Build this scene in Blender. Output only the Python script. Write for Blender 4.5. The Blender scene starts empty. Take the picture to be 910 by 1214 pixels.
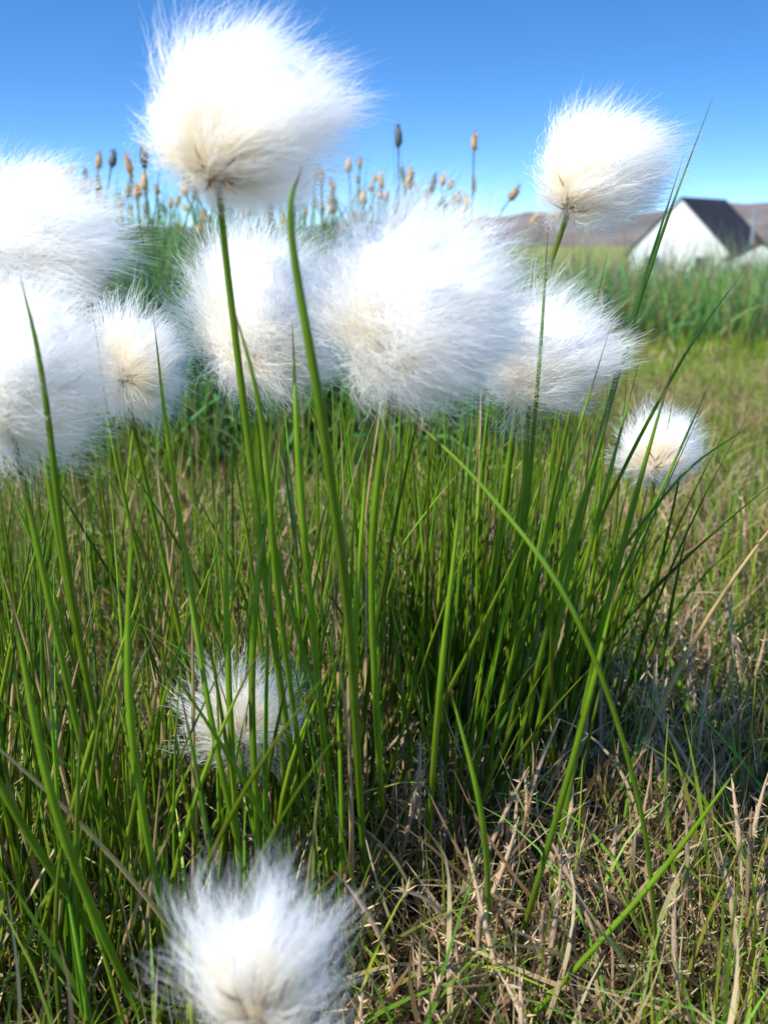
import bpy, math
import numpy as np
from mathutils import Vector
rng=np.random.default_rng(7)
scene=bpy.context.scene
COL=scene.collection

# ------------------------------------------------------------ helpers
def link(o,parent=None):
    COL.objects.link(o)
    if parent is not None: o.parent=parent
    return o
def empty(name,loc=(0,0,0)):
    e=bpy.data.objects.new(name,None); e.empty_display_size=.02; e.location=loc
    return link(e)
def mesh_obj(name,V,F,mat,col=None,smooth=True,parent=None):
    me=bpy.data.meshes.new(name)
    V=np.asarray(V,dtype=np.float32); F=np.asarray(F,dtype=np.int32)
    k=F.shape[1]
    me.vertices.add(len(V)); me.vertices.foreach_set('co',V.ravel())
    me.loops.add(F.size); me.loops.foreach_set('vertex_index',F.ravel())
    me.polygons.add(len(F)); me.polygons.foreach_set('loop_start',np.arange(0,F.size,k,dtype=np.int32))
    me.polygons.foreach_set('use_smooth',np.full(len(F),smooth))
    me.update(calc_edges=True)
    if col is not None:
        a=me.color_attributes.new('col','FLOAT_COLOR','POINT')
        c=np.ones((len(V),4),dtype=np.float32); c[:,:3]=col
        a.data.foreach_set('color',c.ravel())
    me.materials.append(mat)
    return link(bpy.data.objects.new(name,me),parent)
def norm(a): return a/np.maximum(np.linalg.norm(a,axis=-1,keepdims=True),1e-9)

def ribbons(P,W,side,C):
    N,K,_=P.shape
    s=side[:,None,:]*W[...,None]*.5
    V=np.stack([P-s,P+s],2).reshape(-1,3)
    Cc=np.repeat(C[:,:,None,:],2,2).reshape(-1,3)
    i=(np.arange(N)[:,None]*K+np.arange(K-1)[None])*2
    F=np.stack([i,i+1,i+3,i+2],-1).reshape(-1,4)
    return V,F,Cc
def tubes(P,R,C,S=4):
    N,K,_=P.shape
    T=norm(np.gradient(P,axis=1))
    ref=np.zeros_like(T); ref[...,1]=1; ref[...,0]=.13
    A=norm(np.cross(T,ref)); B=np.cross(T,A)
    a=np.arange(S)*2*math.pi/S
    ring=A[:,:,None,:]*np.cos(a)[None,None,:,None]+B[:,:,None,:]*np.sin(a)[None,None,:,None]
    V=(P[:,:,None,:]+ring*R[:,:,None,None]).reshape(-1,3)
    Cc=np.repeat(C[:,:,None,:],S,2).reshape(-1,3)
    i=(np.arange(N)[:,None]*K+np.arange(K-1)[None])*S
    F=[]
    for j in range(S):
        j2=(j+1)%S
        F.append(np.stack([i+j,i+j2,i+S+j2,i+S+j],-1).reshape(-1,4))
    return V,np.concatenate(F),Cc
def merge(parts):
    Vs,Fs,Cs=[],[],[];o=0
    for V,F,C in parts:
        Vs.append(V);Fs.append(F+o);Cs.append(C);o+=len(V)
    return np.concatenate(Vs),np.concatenate(Fs),np.concatenate(Cs)
def paths(base,L,az,th0,th1,K,wob=0.0):
    N=len(base); s=np.linspace(0,1,K)[None]
    th=th0[:,None]+th1[:,None]*s**1.3
    aa=az[:,None]+wob*rng.normal(size=(N,1))*s
    d=np.stack([np.sin(th)*np.cos(aa),np.sin(th)*np.sin(aa),np.cos(th)],-1)
    st=np.zeros((N,K,3)); st[:,1:]=(d[:,1:]+d[:,:-1])*.5*(L/(K-1))[:,None,None]
    return base[:,None,:]+np.cumsum(st,1)
def spline(pts,n=22):
    p=np.array(pts,float); p=np.vstack([2*p[0]-p[1],p,2*p[-1]-p[-2]])
    out=[]; m=len(p)-3
    for t in np.linspace(0,m-1e-6,n):
        i=int(t);f=t-i
        a,b,c,d=p[i:i+4]
        out.append(.5*((2*b)+(-a+c)*f+(2*a-5*b+4*c-d)*f*f+(-a+3*b-3*c+d)*f**3))
    return np.array(out)
def ground_z(x,y):
    z=.006*np.sin(x*11+1.3)*np.cos(y*9+.4)+.004*np.sin(x*23+y*17)
    z=z*np.clip(1-(y-3)/6,0,1)
    d=np.clip(y-4,0,None)
    return z-2.7*(1-np.exp(-d/24.))

# ------------------------------------------------------------ materials
def new_mat(name):
    m=bpy.data.materials.new(name); m.use_nodes=True
    nt=m.node_tree; nt.nodes.clear()
    return m,nt,nt.nodes,nt.links
def leaf_mat(name,trans=.3,rough=.45,spec=.35,scale=90.):
    m,nt,n,l=new_mat(name)
    out=n.new('ShaderNodeOutputMaterial'); mix=n.new('ShaderNodeMixShader')
    p=n.new('ShaderNodeBsdfPrincipled'); t=n.new('ShaderNodeBsdfTranslucent')
    a=n.new('ShaderNodeAttribute'); a.attribute_name='col'
    no=n.new('ShaderNodeTexNoise'); no.inputs['Scale'].default_value=scale
    tc=n.new('ShaderNodeTexCoord'); l.new(tc.outputs['Object'],no.inputs['Vector'])
    mr=n.new('ShaderNodeMapRange'); mr.inputs[3].default_value=.7; mr.inputs[4].default_value=1.3
    l.new(no.outputs['Fac'],mr.inputs[0])
    vm=n.new('ShaderNodeVectorMath'); vm.operation='SCALE'
    l.new(a.outputs['Color'],vm.inputs[0]); l.new(mr.outputs[0],vm.inputs['Scale'])
    l.new(vm.outputs[0],p.inputs['Base Color']); l.new(vm.outputs[0],t.inputs['Color'])
    p.inputs['Roughness'].default_value=rough; p.inputs['Specular IOR Level'].default_value=spec
    mix.inputs[0].default_value=trans
    l.new(p.outputs[0],mix.inputs[1]); l.new(t.outputs[0],mix.inputs[2]); l.new(mix.outputs[0],out.inputs[0])
    return m
def plain(name,c,rough=.7,var=.15,scale=3.,spec=.3):
    m,nt,n,l=new_mat(name)
    out=n.new('ShaderNodeOutputMaterial'); p=n.new('ShaderNodeBsdfPrincipled')
    no=n.new('ShaderNodeTexNoise'); no.inputs['Scale'].default_value=scale; no.inputs['Detail'].default_value=6
    tc=n.new('ShaderNodeTexCoord'); l.new(tc.outputs['Object'],no.inputs['Vector'])
    r=n.new('ShaderNodeValToRGB')
    r.color_ramp.elements[0].position=.3; r.color_ramp.elements[1].position=.7
    r.color_ramp.elements[0].color=(*[x*(1-var) for x in c],1); r.color_ramp.elements[1].color=(*[min(1,x*(1+var)) for x in c],1)
    l.new(no.outputs['Fac'],r.inputs[0]); l.new(r.outputs[0],p.inputs['Base Color'])
    p.inputs['Roughness'].default_value=rough; p.inputs['Specular IOR Level'].default_value=spec
    l.new(p.outputs[0],out.inputs[0]); return m
def cotton_mat():
    # thin silky fibres: reflect plus transmit adds extra light, standing in for lost multiple scattering
    m,nt,n,l=new_mat('cotton_fibre')
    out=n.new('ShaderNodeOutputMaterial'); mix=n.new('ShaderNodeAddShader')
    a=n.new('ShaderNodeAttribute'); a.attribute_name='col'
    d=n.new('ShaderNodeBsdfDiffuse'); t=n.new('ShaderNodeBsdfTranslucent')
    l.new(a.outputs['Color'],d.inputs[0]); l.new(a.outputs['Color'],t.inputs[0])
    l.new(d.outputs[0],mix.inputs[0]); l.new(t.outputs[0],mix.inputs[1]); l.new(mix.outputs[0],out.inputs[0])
    return m
M_rush=leaf_mat('rush_green',.28,.28,.7,60)
M_grass=leaf_mat('lawn_blades',.30,.45,.35,40)
M_mead=leaf_mat('meadow_blades',.35,.5,.3,6)
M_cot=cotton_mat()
M_wool=plain('inner_wool',(.94,.93,.90),.95,.03,250,.05)
M_brown=leaf_mat('dry_bract',.15,.7,.2,400)

def ground_mat():
    m,nt,n,l=new_mat('turf_soil')
    out=n.new('ShaderNodeOutputMaterial'); p=n.new('ShaderNodeBsdfPrincipled')
    tc=n.new('ShaderNodeTexCoord')
    a=n.new('ShaderNodeTexNoise'); a.inputs['Scale'].default_value=60; a.inputs['Detail'].default_value=8
    b=n.new('ShaderNodeTexNoise'); b.inputs['Scale'].default_value=.6; b.inputs['Detail'].default_value=5
    l.new(tc.outputs['Object'],a.inputs[0]); l.new(tc.outputs['Object'],b.inputs[0])
    r1=n.new('ShaderNodeValToRGB'); r1.color_ramp.elements[0].color=(.02,.015,.008,1); r1.color_ramp.elements[1].color=(.15,.11,.05,1)
    r1.color_ramp.elements[0].position=.35; r1.color_ramp.elements[1].position=.7
    r2=n.new('ShaderNodeValToRGB'); r2.color_ramp.elements[0].color=(.24,.32,.05,1); r2.color_ramp.elements[1].color=(.52,.42,.16,1)
    r2.color_ramp.elements[0].position=.42; r2.color_ramp.elements[1].position=.62
    l.new(a.outputs['Fac'],r1.inputs[0]); l.new(b.outputs['Fac'],r2.inputs[0])
    sx=n.new('ShaderNodeSeparateXYZ'); l.new(tc.outputs['Object'],sx.inputs[0])
    mr=n.new('ShaderNodeMapRange'); mr.inputs[1].default_value=1.0; mr.inputs[2].default_value=3.0
    l.new(sx.outputs['Y'],mr.inputs[0])
    mx=n.new('ShaderNodeMix'); mx.data_type='RGBA'
    l.new(mr.outputs[0],mx.inputs[0]); l.new(r1.outputs[0],mx.inputs[6]); l.new(r2.outputs[0],mx.inputs[7])
    l.new(mx.outputs[2],p.inputs['Base Color']); p.inputs['Roughness'].default_value=.95; p.inputs['Specular IOR Level'].default_value=.1
    bp=n.new('ShaderNodeBump'); bp.inputs['Strength'].default_value=.6; bp.inputs['Distance'].default_value=.01
    l.new(a.outputs['Fac'],bp.inputs['Height']); l.new(bp.outputs[0],p.inputs['Normal'])
    l.new(p.outputs[0],out.inputs[0]); return m

# ------------------------------------------------------------ ground
def axis(mx,n):
    t=np.linspace(-1,1,n); return np.sign(t)*(np.abs(t)**5)*mx+t*3
xs=axis(3000,181); ys=axis(3000,181)
X,Y=np.meshgrid(xs,ys); Z=ground_z(X,Y)
V=np.stack([X,Y,Z],-1).reshape(-1,3)
i=(np.arange(180)[:,None]*181+np.arange(180)[None]).ravel()
mesh_obj('ground',V,np.stack([i,i+1,i+182,i+181],-1),ground_mat())

# ------------------------------------------------------------ hills
def hills():
    nx,ny=260,40
    u=np.linspace(-900,1500,nx); v=np.linspace(0,1,ny)
    U,W=np.meshgrid(u,v)
    ridge=11+4*np.sin(U/170+.6)+3*np.sin(U/63)+1.2*np.sin(U/21+2)+15/(1+np.exp(-(U-210)/25))+.7*np.sin(U/7.3)
    prof=np.sin(np.clip(W*1.25,0,1)*math.pi/2)
    Zz=-6+(ridge+6)*prof+ (rng.normal(size=U.shape)*.5)*(W>0)
    Yy=520+W*260+30*np.sin(U/140)
    V=np.stack([U,Yy,Zz],-1).reshape(-1,3)
    i=(np.arange(ny-1)[:,None]*nx+np.arange(nx-1)[None]).ravel()
    mesh_obj('hills',V,np.stack([i,i+1,i+nx+1,i+nx],-1),plain('hill_heath',(.25,.205,.175),.95,.35,.03,.05))
hills()

# ------------------------------------------------------------ house
def box(name,lo,hi,mat,parent):
    x0,y0,z0=lo;x1,y1,z1=hi
    V=[(x0,y0,z0),(x1,y0,z0),(x1,y1,z0),(x0,y1,z0),(x0,y0,z1),(x1,y0,z1),(x1,y1,z1),(x0,y1,z1)]
    F=[(0,3,2,1),(4,5,6,7),(0,1,5,4),(1,2,6,5),(2,3,7,6),(3,0,4,7)]
    return mesh_obj(name,V,F,mat,smooth=False,parent=parent)
M_wall=plain('white_boards',(.8,.8,.79),.6,.04,1.5)
M_roof=plain('dark_roofing',(.04,.037,.045),.8,.3,1.2)
M_glass=plain('window_glass',(.05,.07,.10),.1,.1,1,.6)
M_trim=plain('grey_trim',(.3,.32,.36),.6,.1,2)
def house(name,loc,rot,W,L,hw,hr,wins,sides,th=.16,ov=.3,chim=True):
    e=empty(name,loc); e.rotation_euler[2]=rot
    w=W/2
    V=[(-w,0,-1),(w,0,-1),(w,0,hw),(0,0,hr),(-w,0,hw),(-w,L,-1),(w,L,-1),(w,L,hw),(0,L,hr),(-w,L,hw)]
    me=bpy.data.meshes.new('walls')
    me.from_pydata(V,[],[(0,1,2,3,4),(9,8,7,6,5),(1,6,7,2),(5,0,4,9)]); me.materials.append(M_wall)
    link(bpy.data.objects.new('walls',me),e)
    sl=(hr-hw)/w
    for sgn,nm in ((1,'roof_right'),(-1,'roof_left')):
        a=(0,hr+.02); b=(sgn*(w+ov),hw-sl*ov+.02)
        V=[]
        for yy in (-ov*.4,L+ov):
            V+=[(a[0],yy,a[1]),(b[0],yy,b[1]),(b[0],yy,b[1]+th),(a[0],yy,a[1]+th)]
        F=[(0,1,2,3),(7,6,5,4),(0,4,5,1),(1,5,6,2),(2,6,7,3),(3,7,4,0)]
        mesh_obj(nm,V,F,M_roof,smooth=False,parent=e)
    k=0
    for cx,z,s in wins:
        box('window_frame_%d'%k,(cx-s-.1,-.06,z-.1),(cx+s+.1,-.005,z+2*s+.1),M_trim,e)
        box('window_pane_%d'%k,(cx-s,-.09,z),(cx+s,-.065,z+2*s),M_glass,e); k+=1
    for cy in sides:
        box('window_frame_%d'%k,(w+.005,cy-.5,.7),(w+.06,cy+.5,1.6),M_trim,e)
        box('window_pane_%d'%k,(w+.065,cy-.4,.8),(w+.09,cy+.4,1.5),M_glass,e); k+=1
    if chim: box('chimney',(-.3,L*.6,hr-.5),(.3,L*.6+.6,hr+.35),M_trim,e)
    return e
house('white_house',(17.7,62,-2.9),math.radians(-44),6.6,5.4,2.5,5.6,[(-1.6,1.5,.35),(1.6,1.5,.35)],(1.3,3.5),th=.1,chim=False)
house('white_shed',(18.3,50,-2.35),math.radians(-14),2.6,3.2,1.75,2.45,[(-.6,.95,.26),(.55,.95,.26)],(1.6,),th=.08,ov=.12,chim=False)
e=empty('utility_pole',(19.6,55,-2.7))
P=np.array([[[0,0,0],[0,0,2.4],[0,0,4.7]]],float)
V,F,C=tubes(P,np.array([[.11,.1,.08]]),np.full((1,3,3),.4),8); mesh_obj('post',V,F,M_trim,parent=e)
box('crossarm',(-.3,-.05,4.4),(.3,.05,4.5),M_trim,e)

# ------------------------------------------------------------ cotton grass plants
GREEN=np.array([.23,.40,.018])
def cotton_plant(c,rad,stem,base=None,wind=(.012,0,-.001),n=9000,wmm=.12,r_stem=.0012,tint=1.0,seed=0,core=.70,loose=0.0,br=1.0):
    r=np.random.default_rng(100+seed)
    n=int(n*1.15)
    c=np.array(c,float); rad=np.array(rad,float)*.87; wind=np.array(wind,float)*.7
    b=c+np.array([-.004,0,-.62*rad[2]]) if base is None else np.array(base,float)
    e=empty('cottongrass_plant')
    pts=spline([tuple(b)]+list(stem),26)[None]
    K=26; s=np.linspace(0,1,K)[None]
    R=(r_stem*(.8+.5*s))
    C=np.tile(GREEN,(1,K,1))*np.ones((1,K,1)); C[0,:5]=C[0,:5]*.6+np.array([.14,.09,.03])*.4
    Vt,Ft,Ct=tubes(pts,R,C,8)
    mesh_obj('stem',Vt,Ft,M_rush,col=Ct,parent=e)
    ph=r.uniform(0,6.28,9)
    def lump(D):
        return 1+.13*np.sin(D[...,0]*3.1+ph[0])*np.cos(D[...,1]*2.7+ph[1])+.10*np.sin(D[...,2]*4.3+ph[2]+D[...,0]*2)+.08*np.sin(D[...,0]*8+ph[3]+3*D[...,2])*np.sin(D[...,1]*7+ph[4])
    nc=330
    dc=norm(r.normal(size=(nc,3)))
    lc=r.uniform(.84-.2*loose,1.04+.2*loose,nc); wc=r.uniform(.2,2.0,nc)
    swirl=r.normal(size=(nc,3))*(.36+.12*loose)
    k=r.integers(0,nc,n)
    d=norm(dc[k]+r.normal(size=(n,3))*(.19-.07*loose))
    ln=lc[k]*r.uniform(.86,1.04,n)*lump(d)
    fly=r.random(n)<.03; ln[fly]*=r.uniform(1.05,1.25,fly.sum())
    end=c+rad*d*ln[:,None]
    start=b+r.normal(size=(n,3))*.0012
    ctrl=(b*.35+c*.65)+rad*(d*.82+swirl[k]*1.1+r.normal(size=(n,3))*.12)
    KK=10; t=np.linspace(0,1,KK)[None,:,None]
    P=(1-t)**2*start[:,None]+2*t*(1-t)*ctrl[:,None]+t*t*end[:,None]
    P=P+wind*(t**3)*(wc[k]*r.uniform(.3,1.3,n))[:,None,None]
    tang=norm(np.cross(np.cross(d,np.tile(norm(wind+np.array([0,0,-.003])),(n,1))),d)+swirl[k]*2.6+r.normal(size=(n,3))*.25)
    P=P+tang[:,None]*(rad.mean()*.50*r.uniform(.3,1.2,n))[:,None,None]*np.clip(t-.40,0,1)**2*3
    P=P+(r.normal(size=(n,1,3))*.0016+swirl[k][:,None]*.004)*t**4
    f=r.uniform(2,6,n)[:,None,None]
    P=P+r.normal(size=(n,1,3))*.0010*np.sin(t*f*3+ r.uniform(0,6,n)[:,None,None])*t
    W=wmm*.001*np.array([1,1,1,1,1,1,1,.9,.7,.2])[None]*r.uniform(.6,1.3,n)[:,None]
    side=norm(np.cross(norm(end-start),r.normal(size=(n,3))))
    colr=np.ones((n,KK,3))*np.array([.585,.575,.555])  # fibre white boosted; shader sum brightens heads beyond the light received
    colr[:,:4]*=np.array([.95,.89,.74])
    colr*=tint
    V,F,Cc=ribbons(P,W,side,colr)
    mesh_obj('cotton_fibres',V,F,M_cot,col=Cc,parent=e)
    m=48
    a=np.linspace(0,math.pi,m//2); p=np.linspace(0,2*math.pi,m,endpoint=False)
    A,Pp=np.meshgrid(a,p,indexing='ij')
    D=np.stack([np.sin(A)*np.cos(Pp),np.sin(A)*np.sin(Pp),np.cos(A)],-1)
    Vc=(c+rad*D*(core*lump(D)*(1+.03*np.sin(D[...,0]*17+D[...,2]*11)))[...,None]+wind*.35).reshape(-1,3)
    q=m//2; I,J=np.meshgrid(np.arange(q-1),np.arange(m),indexing='ij')
    J2=(J+1)%m
    F=np.stack([I*m+J,(I+1)*m+J,(I+1)*m+J2,I*m+J2],-1).reshape(-1,4)
    mesh_obj('inner_wool',Vc,F,M_wool,parent=e)
    nb=110
    ax=norm(c-b)
    d=norm(r.normal(size=(nb,3))*.8+ax*.5+np.array([0,-.25,0]))
    base_=b+np.array([0,0,-.001])+r.normal(size=(nb,3))*.0016
    t=np.linspace(0,1,5)[None,:,None]
    P=base_[:,None]+d[:,None]*t*(r.uniform(.004,.012,nb)*br)[:,None,None]+ax*.004*t**2
    W=np.array([.5,1,.9,.5,.05])[None]*r.uniform(.0005,.0014,nb)[:,None]
    cb=np.array([.26,.17,.075])*r.uniform(.3,1.7,nb)[:,None]
    V,F,Cc=ribbons(P,W,norm(np.cross(d,r.normal(size=(nb,3)))),np.repeat(cb[:,None],5,1))
    mesh_obj('bracts',V,F,M_brown,col=Cc,parent=e)
    return e

S=0
def add(*a,**k):
    global S; S+=1; return cotton_plant(*a,seed=S,**k)
add((-.0395,.312,.3385),(.0280,.025,.0225),[(-.0472,.315,.28),(-.041,.35,.15),(-.034,.41,0)],base=(-.0470,.296,.3195),wind=(.008,0,-.003),n=13000,br=1.2)
add((.087,.413,.3315),(.0240,.023,.0210),[(.060,.43,.25),(.053,.47,.12),(.05,.54,0)],base=(.0720,.400,.3150),wind=(.005,0,-.002),n=12000)
add((.008,.312,.2865),(.033,.029,.0320),[(-.004,.32,.2),(-.002,.36,.1),(0,.45,0)],wind=(.008,0,-.004),n=15000)
add((-.042,.362,.279),(.0300,.027,.0300),[(-.046,.375,.2),(-.03,.41,.1),(-.02,.48,0)],wind=(.004,0,-.002),n=13000)
add((-.119,.345,.305),(.0290,.026,.0220),[(-.118,.345,.2),(-.12,.38,.1),(-.12,.42,0)],wind=(.009,0,-.003),n=12500)
add((-.112,.305,.266),(.027,.025,.0290),[(-.11,.31,.18),(-.112,.34,.1),(-.115,.38,0)],wind=(.005,0,-.003),n=12500)
add((-.113,.445,.2485),(.026,.022,.0255),[(-.11,.455,.18),(-.1,.47,.09),(-.09,.5,0)],base=(-.111,.425,.244),wind=(.003,0,-.002),n=9000,loose=.4)
add((.064,.408,.2576),(.0300,.024,.0240),[(.058,.41,.18),(.05,.44,.09),(.045,.50,0)],wind=(.006,0,.002),n=10500,loose=.3)
add((.150,.54,.191),(.023,.018,.0200),[(.143,.53,.12),(.13,.54,.05),(.125,.56,0)],base=(.146,.523,.183),wind=(.004,0,0),n=8000,loose=.5)
add((-.0605,.383,.112),(.027,.021,.020),[(-.056,.375,.06),(-.05,.38,.03),(-.045,.39,0)],base=(-.058,.364,.106),wind=(.003,0,-.006),n=3600,loose=1.3,core=.40,tint=.95)
add((-.031,.197,.141),(.0185,.016,.0165),[(-.028,.2,.08),(-.024,.22,.03),(-.02,.24,0)],base=(-.028,.185,.134),wind=(.004,0,.002),n=5000,loose=1.1,core=.45,wmm=.09,tint=.95)

# ------------------------------------------------------------ cotton grass leaves
parts=[]
heroes=[
 ([(-.0197,.2536,.3177),(-.0228,.2545,.302),(-.016,.2657,.248),(-.0112,.307,.172),(-.008,.395,0)],.0014),
 ([(.132,.430,.3556),(.112,.432,.288),(.0955,.4486,.197),(.088,.513,.05),(.086,.53,0)],.0012),
 ([(.152,.432,.2887),(.1285,.441,.244),(.104,.479,.155),(.08,.56,0)],.0009),
 ([(.106,.363,.262),(.0933,.3655,.196),(.0836,.3825,.106),(.075,.391,0)],.0014),
 ([(.001,.2985,.2547),(.0296,.280,.2300),(.058,.275,.190),(.088,.30,.11),(.115,.35,0)],.0008),
 ([(-.0989,.2783,.291),(-.0965,.282,.261),(-.099,.300,.183),(-.1105,.385,0)],.0011),
 ([(.1215,.2976,.137),(.096,.312,.075),(.0467,.317,.0)],.0011),
 ([(-.0423,.2765,.288),(-.0356,.2867,.249),(-.0345,.317,.171),(-.03,.41,0)],.0010),
 ([(.053,.52,.306),(.056,.54,.2),(.05,.6,0)],.0010),
 ([(.101,.465,.2945),(.0833,.468,.192),(.075,.56,0)],.0012),
 ([(.061,.385,.306),(.060,.388,.25),(.060,.42,.15),(.062,.50,0)],.0010),
 ([(.0835,.375,.267),(.068,.38,.20),(.055,.42,.10),(.05,.47,0)],.0011),
 ([(.125,.44,.335),(.104,.43,.26),(.085,.43,.16),(.07,.46,0)],.0013),
 ([(-.03,.33,.275),(-.028,.335,.2),(-.02,.40,0)],.0013),
 ([(.075,.30,.20),(.066,.31,.13),(.055,.36,0)],.0012),
 ([(-.135,.27,.20),(-.115,.28,.12),(-.09,.33,0)],.0014),
 ([(-.10,.25,.215),(-.095,.26,.13),(-.085,.31,0)],.0014),
 ([(-.07,.27,.235),(-.078,.28,.15),(-.08,.33,0)],.0013),
 ([(-.052,.32,.235),(-.055,.325,.15),(-.058,.35,0)],.0012),
 ([(-.072,.33,.215),(-.06,.325,.12),(-.05,.36,0)],.0012),
 ([(-.035,.34,.245),(-.048,.335,.15),(-.05,.36,0)],.0013),
 ([(.03,.35,.235),(.022,.36,.13),(.02,.42,0)],.0013),
 ([(-.005,.36,.24),(-.012,.37,.13),(-.01,.43,0)],.0014),
 ([(.095,.40,.25),(.075,.41,.15),(.062,.47,0)],.0013),
 ([(.118,.46,.25),(.098,.46,.15),(.085,.52,0)],.0012),
 ([(.02,.30,.165),(.035,.31,.10),(.045,.36,0)],.0011),
 ([(-.082,.36,.275),(-.078,.365,.20),(-.07,.42,0)],.0010),
 ([(-.115,.40,.275),(-.108,.40,.20),(-.09,.45,0)],.0009),
 ([(.165,.50,.235),(.145,.49,.19),(.115,.50,.10),(.10,.54,0)],.0009),
 ([(.175,.47,.215),(.14,.47,.185),(.105,.49,.11),(.09,.53,0)],.0009),
]
for pts,rd in heroes:
    K=24; P=spline(pts[::-1],K)[None]; s=np.linspace(0,1,K)[None]
    R=rd*np.clip(1.15*(1-s**3.0),.06,1)
    g=GREEN*rng.uniform(.8,1.25)
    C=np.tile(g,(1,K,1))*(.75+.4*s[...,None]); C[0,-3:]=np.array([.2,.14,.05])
    parts.append(tubes(P,R,C,8))
tufts=[]
for _ in range(32):
    y=rng.uniform(.36,.85); x=rng.uniform(-.42*y-.08,.16*y)
    if x>-.03 and y<.48: y+=.15
    tufts.append((x,y,.022,rng.integers(9,18),rng.uniform(.16,.235)))
for _ in range(14):
    y=rng.uniform(.6,1.15); x=rng.uniform(-.45*y,.15*y)
    tufts.append((x,y,.03,rng.integers(12,20),rng.uniform(.14,.20)))
tufts+=[(.055,.52,.025,42,.25),(.085,.50,.022,38,.24),(.10,.60,.03,26,.22),(.02,.54,.03,32,.23),(-.02,.46,.025,26,.235),(-.08,.44,.03,28,.225),(-.13,.40,.03,34,.23),(-.17,.36,.03,36,.22),(-.10,.33,.03,34,.20),(.0,.62,.04,34,.23),(-.2,.6,.05,40,.22),(.125,.58,.02,16,.17),(-.14,.30,.02,30,.19),(.04,.44,.015,14,.2),(-.05,.36,.02,22,.2),(.08,.57,.03,30,.24),(.03,.58,.03,26,.24)]
B=[];Ls=[];
for x,y,sp,nn,L in tufts:
    nn=int(nn)
    B.append(np.stack([x+rng.normal(size=nn)*sp,y+rng.normal(size=nn)*sp,np.zeros(nn)],-1)); Ls.append(L*rng.uniform(.5,1.14,nn))
B=np.concatenate(B); Ls=np.concatenate(Ls)
ok=(B[:,1]>.28); B=B[ok];Ls=Ls[ok]; N=len(B)
B[:,2]=ground_z(B[:,0],B[:,1])-.002
az=rng.uniform(0,2*math.pi,N)
P=paths(B,Ls,az,np.abs(rng.normal(size=N))*.18,rng.normal(size=N)*.28,12,.3)
s=np.linspace(0,1,12)[None,:,None]
P=P+np.array([.014,-.030,0])*s**1.4*rng.uniform(-.3,1.3,N)[:,None,None]
s=np.linspace(0,1,12)[None]
R=rng.uniform(.0006,.00135,N)[:,None]*np.clip(1.1*(1-s**2.5),.06,1)
vv=rng.uniform(.35,1.3,(N,1))
g=GREEN*vv*np.stack([rng.uniform(.7,1.35,N),np.ones(N),rng.uniform(.5,1.6,N)],-1)
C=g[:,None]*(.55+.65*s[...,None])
tip=rng.random(N)<.35
C[tip,-2:]=np.array([.26,.15,.06])
dead=rng.random(N)<.10
C[dead]=np.array([.68,.50,.22])*rng.uniform(.5,1.2,dead.sum())[:,None,None]
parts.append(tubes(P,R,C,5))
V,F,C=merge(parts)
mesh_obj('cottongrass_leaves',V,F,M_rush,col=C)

# ------------------------------------------------------------ lawn
STRAW=np.array([.88,.69,.36]); DRY=np.array([.48,.30,.15]); LG=np.array([.27,.46,.04])
def lawn(n,y0,y1,Lr,Wr,fs,lay,p=1.0,K=5,minz=0.0):
    y=y0+(y1-y0)*rng.random(n)**p
    x=(rng.random(n)*2-1)*(.52*y+.10)
    patch=.5+.5*np.sin(x*7+1.1)*np.cos(y*6+x*3)
    patch=np.clip(patch+.35*np.sin(x*31+y*13)*np.sin(y*27),0,1)
    u=rng.random(n); gfrac=fs[0]+(fs[1]-fs[0])*patch
    gfrac=gfrac+.08*np.clip((x-.10)/.15,0,1)
    green=u<gfrac
    L=rng.uniform(*Lr,n)*np.where(green,1.1,.9)
    th0=np.where(green,np.abs(rng.normal(size=n))*.45,np.abs(rng.normal(size=n))*lay+.3)
    th1=rng.normal(size=n)*.8
    base=np.stack([x,y,ground_z(x,y)+np.where(green,0,rng.uniform(0,.020,n))],-1)
    P=paths(base,L,rng.uniform(0,2*math.pi,n),np.clip(th0,0,1.5),th1,K,.8)
    P[...,2]=np.maximum(P[...,2],ground_z(P[...,0],P[...,1])+.001)
    s=np.linspace(0,1,K)[None]
    W=rng.uniform(*Wr,n)[:,None]*np.clip(1.05-s**2,.08,1)
    c=np.where(green[:,None],LG*rng.uniform(.5,1.4,(n,1))*np.stack([rng.uniform(.7,1.6,n),np.ones(n),np.ones(n)],-1),
       np.where(rng.random((n,1))<.55,STRAW*rng.uniform(.45,1.15,(n,1)),DRY*rng.uniform(.25,1.3,(n,1))))
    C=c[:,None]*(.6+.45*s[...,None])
    side=norm(np.cross(P[:,-1]-P[:,0],rng.normal(size=(n,3))))
    return ribbons(P,W,side,C)
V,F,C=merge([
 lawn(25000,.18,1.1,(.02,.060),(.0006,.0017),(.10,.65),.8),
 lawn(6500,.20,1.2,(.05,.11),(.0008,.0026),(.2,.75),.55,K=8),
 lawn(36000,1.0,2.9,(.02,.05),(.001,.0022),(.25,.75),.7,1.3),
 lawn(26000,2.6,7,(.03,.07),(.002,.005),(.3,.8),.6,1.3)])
mesh_obj('lawn_grass',V,F,M_grass,col=C)

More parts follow.
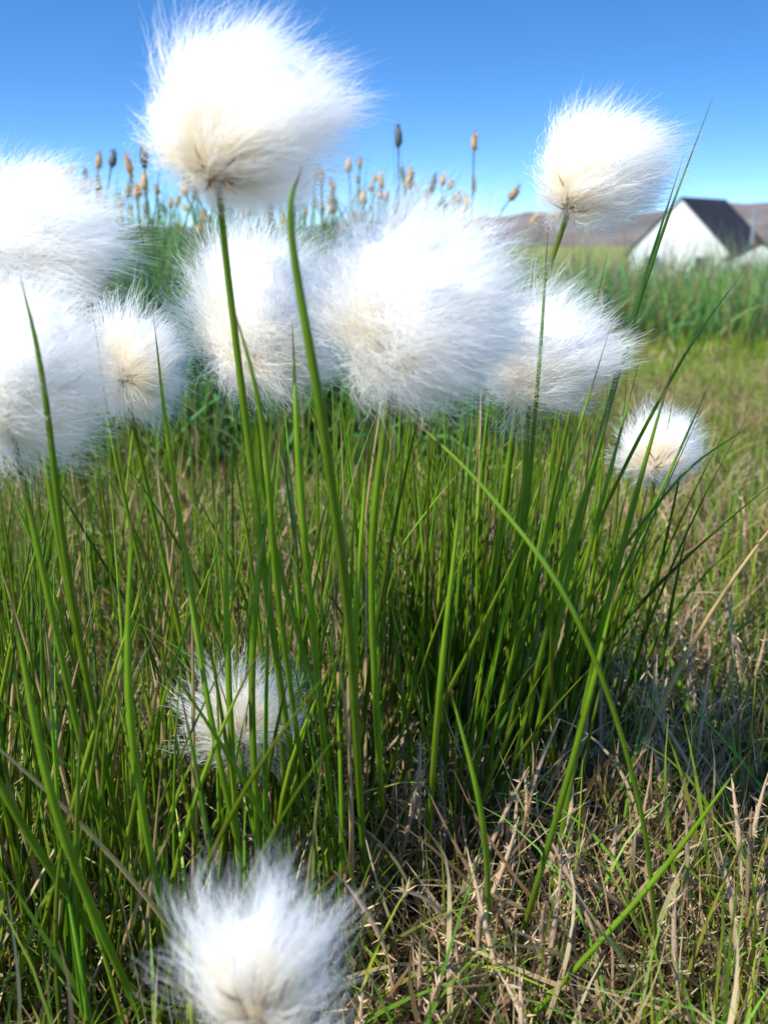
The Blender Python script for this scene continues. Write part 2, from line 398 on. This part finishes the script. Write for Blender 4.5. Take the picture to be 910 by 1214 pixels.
# dry grass spikes in the turf
n=320
y=rng.uniform(.27,1.1,n); x=(rng.random(n)*1.2-.3)*(.42*y+.02)
L=rng.uniform(.02,.08,n); base=np.stack([x,y,ground_z(x,y)],-1)
P=paths(base,L+.012,rng.uniform(0,6.28,n),np.abs(rng.normal(size=n))*.45,rng.normal(size=n)*.6,12)
stemR=np.tile(np.array([.0003]*5+[.0007,.0011,.0012,.0011,.0009,.0006,.0002]),(n,1))
c=np.array([.62,.44,.27])*rng.uniform(.6,1.3,(n,1)); C=np.repeat(c[:,None],12,1)
pp=[tubes(P,stemR,C,5)]
for k in range(40):
    j=rng.integers(5,11,n); o=P[np.arange(n),j]
    d=norm(rng.normal(size=(n,3))+np.array([0,0,1.0]))
    t=np.linspace(0,1,3)[None,:,None]
    Q=o[:,None]+d[:,None]*t*rng.uniform(.002,.006,n)[:,None,None]
    pp.append(ribbons(Q,np.array([[.0008,.0007,.0001]])*np.ones((n,1)),norm(np.cross(d,rng.normal(size=(n,3)))),np.repeat((c*rng.uniform(.6,1.6,(n,1)))[:,None],3,1)))
V,F,C=merge(pp); mesh_obj('dry_grass_spikes',V,F,M_brown,col=C)

# ------------------------------------------------------------ tall foxtail grass clump behind (left)
def clump(n,xf,yr,Lr,Wr,col,th,K=7):
    y=rng.uniform(*yr,n); x=xf(y,n)
    base=np.stack([x,y,ground_z(x,y)],-1)
    P=paths(base,rng.uniform(*Lr,n),rng.uniform(0,6.28,n),np.abs(rng.normal(size=n))*th[0],np.abs(rng.normal(size=n))*th[1],K,.5)
    s=np.linspace(0,1,K)[None]
    W=rng.uniform(*Wr,n)[:,None]*np.clip(1.05-s**2,.08,1)
    c=np.array(col)*np.stack([rng.uniform(.5,1.7,n),rng.uniform(.6,1.3,n),rng.uniform(.6,1.5,n)],-1)
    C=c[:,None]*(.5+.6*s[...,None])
    return ribbons(P,W,norm(np.cross(P[:,-1]-P[:,0],rng.normal(size=(n,3)))),C)
BG=(.20,.42,.11)
pp=[clump(4600,lambda y,n:rng.uniform(-.75,.13,n)*y/1.5,(1.25,2.3),(.22,.38),(.004,.008),BG,(.3,.8)),
    clump(1000,lambda y,n:rng.uniform(-.48,.04,n)*y/1.5,(1.3,2.2),(.32,.43),(.003,.006),BG,(.25,.6)),
    clump(2500,lambda y,n:rng.uniform(-.75,.16,n)*y/1.5,(1.15,2.0),(.12,.26),(.004,.007),BG,(.4,.9))]
n=210
y=rng.uniform(1.25,2.3,n); x=rng.uniform(-.60,.14,n)*y/1.5
base=np.stack([x,y,np.zeros(n)],-1)
Lh=.305+.085*np.clip(y,1.2,2.3)/1.7*rng.beta(2,2.2,n)*1.6-np.where(x>.03,.02,0)
Lh=np.where(rng.random(n)<.03,.42,Lh)
P=paths(base,Lh,rng.uniform(0,6.28,n),np.abs(rng.normal(size=n))*.08,rng.normal(size=n)*.4,16)
st=np.full((n,16),.0010)
C=np.tile(np.array([.22,.34,.11]),(n,16,1))
pp.append(tubes(P,st,C,4))
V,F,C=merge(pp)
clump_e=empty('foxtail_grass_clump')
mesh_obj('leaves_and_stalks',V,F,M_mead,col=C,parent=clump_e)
tp=P[:,-1]; dr=norm(P[:,-1]-P[:,-3]); hl=rng.uniform(.011,.025,n)
t=np.linspace(0,1,9)[None,:,None]
H=tp[:,None]-dr[:,None]*.004+dr[:,None]*hl[:,None,None]*t
R=np.array([.2,.7,.95,1,1,.95,.8,.55,.12])[None]*rng.uniform(.0032,.0062,n)[:,None]
hc=np.where(rng.random((n,1))<.9,np.array([[.95,.66,.30]]),np.array([[.25,.25,.20]]))*rng.uniform(.8,1.1,(n,1))
hp=[tubes(H,R,np.repeat(hc[:,None],9,1),7)]
for k in range(60):
    j=rng.integers(0,9,n); o=H[np.arange(n),j]
    d=norm(rng.normal(size=(n,3))+dr*.7)
    tt=np.linspace(0,1,3)[None,:,None]
    Q=o[:,None]+d[:,None]*tt*rng.uniform(.005,.009,n)[:,None,None]
    hp.append(ribbons(Q,np.array([[.0018,.0015,.0003]])*np.ones((n,1)),norm(np.cross(d,rng.normal(size=(n,3)))),np.repeat((hc*rng.uniform(.8,1.2,(n,1)))[:,None],3,1)))
V,F,C=merge(hp); mesh_obj('seed_heads',V,F,M_grass,col=C,parent=clump_e)

# ------------------------------------------------------------ meadow band (right/back)
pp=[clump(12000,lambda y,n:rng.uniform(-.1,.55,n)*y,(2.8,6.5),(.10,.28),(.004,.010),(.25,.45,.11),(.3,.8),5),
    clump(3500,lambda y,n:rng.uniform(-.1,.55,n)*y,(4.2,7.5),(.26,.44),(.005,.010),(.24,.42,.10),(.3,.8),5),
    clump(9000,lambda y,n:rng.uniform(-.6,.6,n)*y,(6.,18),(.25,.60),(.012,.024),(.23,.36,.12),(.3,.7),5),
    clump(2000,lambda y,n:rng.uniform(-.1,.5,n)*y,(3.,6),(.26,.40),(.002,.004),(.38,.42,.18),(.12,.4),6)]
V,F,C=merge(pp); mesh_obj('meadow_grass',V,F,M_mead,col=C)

# ------------------------------------------------------------ light
sd=Vector((-.52,-.44,.73)).normalized(); el=math.asin(sd.z)
su=bpy.data.lights.new('sun','SUN'); su.energy=5; su.angle=math.radians(.5); su.color=(1,.96,.88)
so=bpy.data.objects.new('sun',su); so.rotation_euler=sd.to_track_quat('Z','Y').to_euler(); so.location=(-3,-3,6); link(so)
w=bpy.data.worlds.new('World'); scene.world=w; w.use_nodes=True
nt=w.node_tree; nt.nodes.clear(); n_=nt.nodes; l_=nt.links
out=n_.new('ShaderNodeOutputWorld'); bg=n_.new('ShaderNodeBackground'); sk=n_.new('ShaderNodeTexSky')
sk.sky_type='NISHITA'; sk.sun_disc=False; sk.sun_elevation=el; sk.sun_rotation=math.atan2(sd.x,sd.y)%(2*math.pi)
sk.air_density=1.0; sk.dust_density=.1; sk.ozone_density=3.0; sk.altitude=200
tc=n_.new('ShaderNodeTexCoord'); mp=n_.new('ShaderNodeMapping'); mp.inputs['Scale'].default_value=(1,1,2.4); mp.inputs['Location'].default_value=(0,0,.05)
nm=n_.new('ShaderNodeVectorMath'); nm.operation='NORMALIZE'
hs=n_.new('ShaderNodeHueSaturation'); hs.inputs['Saturation'].default_value=1.28; hs.inputs['Value'].default_value=1.65; hs.inputs['Hue'].default_value=.503
l_.new(tc.outputs['Generated'],mp.inputs[0]); l_.new(mp.outputs[0],nm.inputs[0]); l_.new(nm.outputs[0],sk.inputs[0])
l_.new(sk.outputs[0],hs.inputs['Color']); l_.new(hs.outputs[0],bg.inputs[0]); bg.inputs[1].default_value=.15
l_.new(bg.outputs[0],out.inputs[0])
scene.view_settings.view_transform='Standard'; scene.view_settings.look='None'; scene.view_settings.exposure=0

# ------------------------------------------------------------ camera
cam=bpy.data.cameras.new('camera'); co=bpy.data.objects.new('camera',cam); link(co)
co.location=(0,0,.30); co.rotation_euler=(math.radians(90-15.25),0,0)
cam.sensor_fit='VERTICAL'; cam.sensor_height=36; cam.sensor_width=27; cam.lens=35.0
cam.clip_start=.01; cam.clip_end=6000
cam.dof.use_dof=True; cam.dof.focus_distance=.43; cam.dof.aperture_fstop=14
scene.camera=co
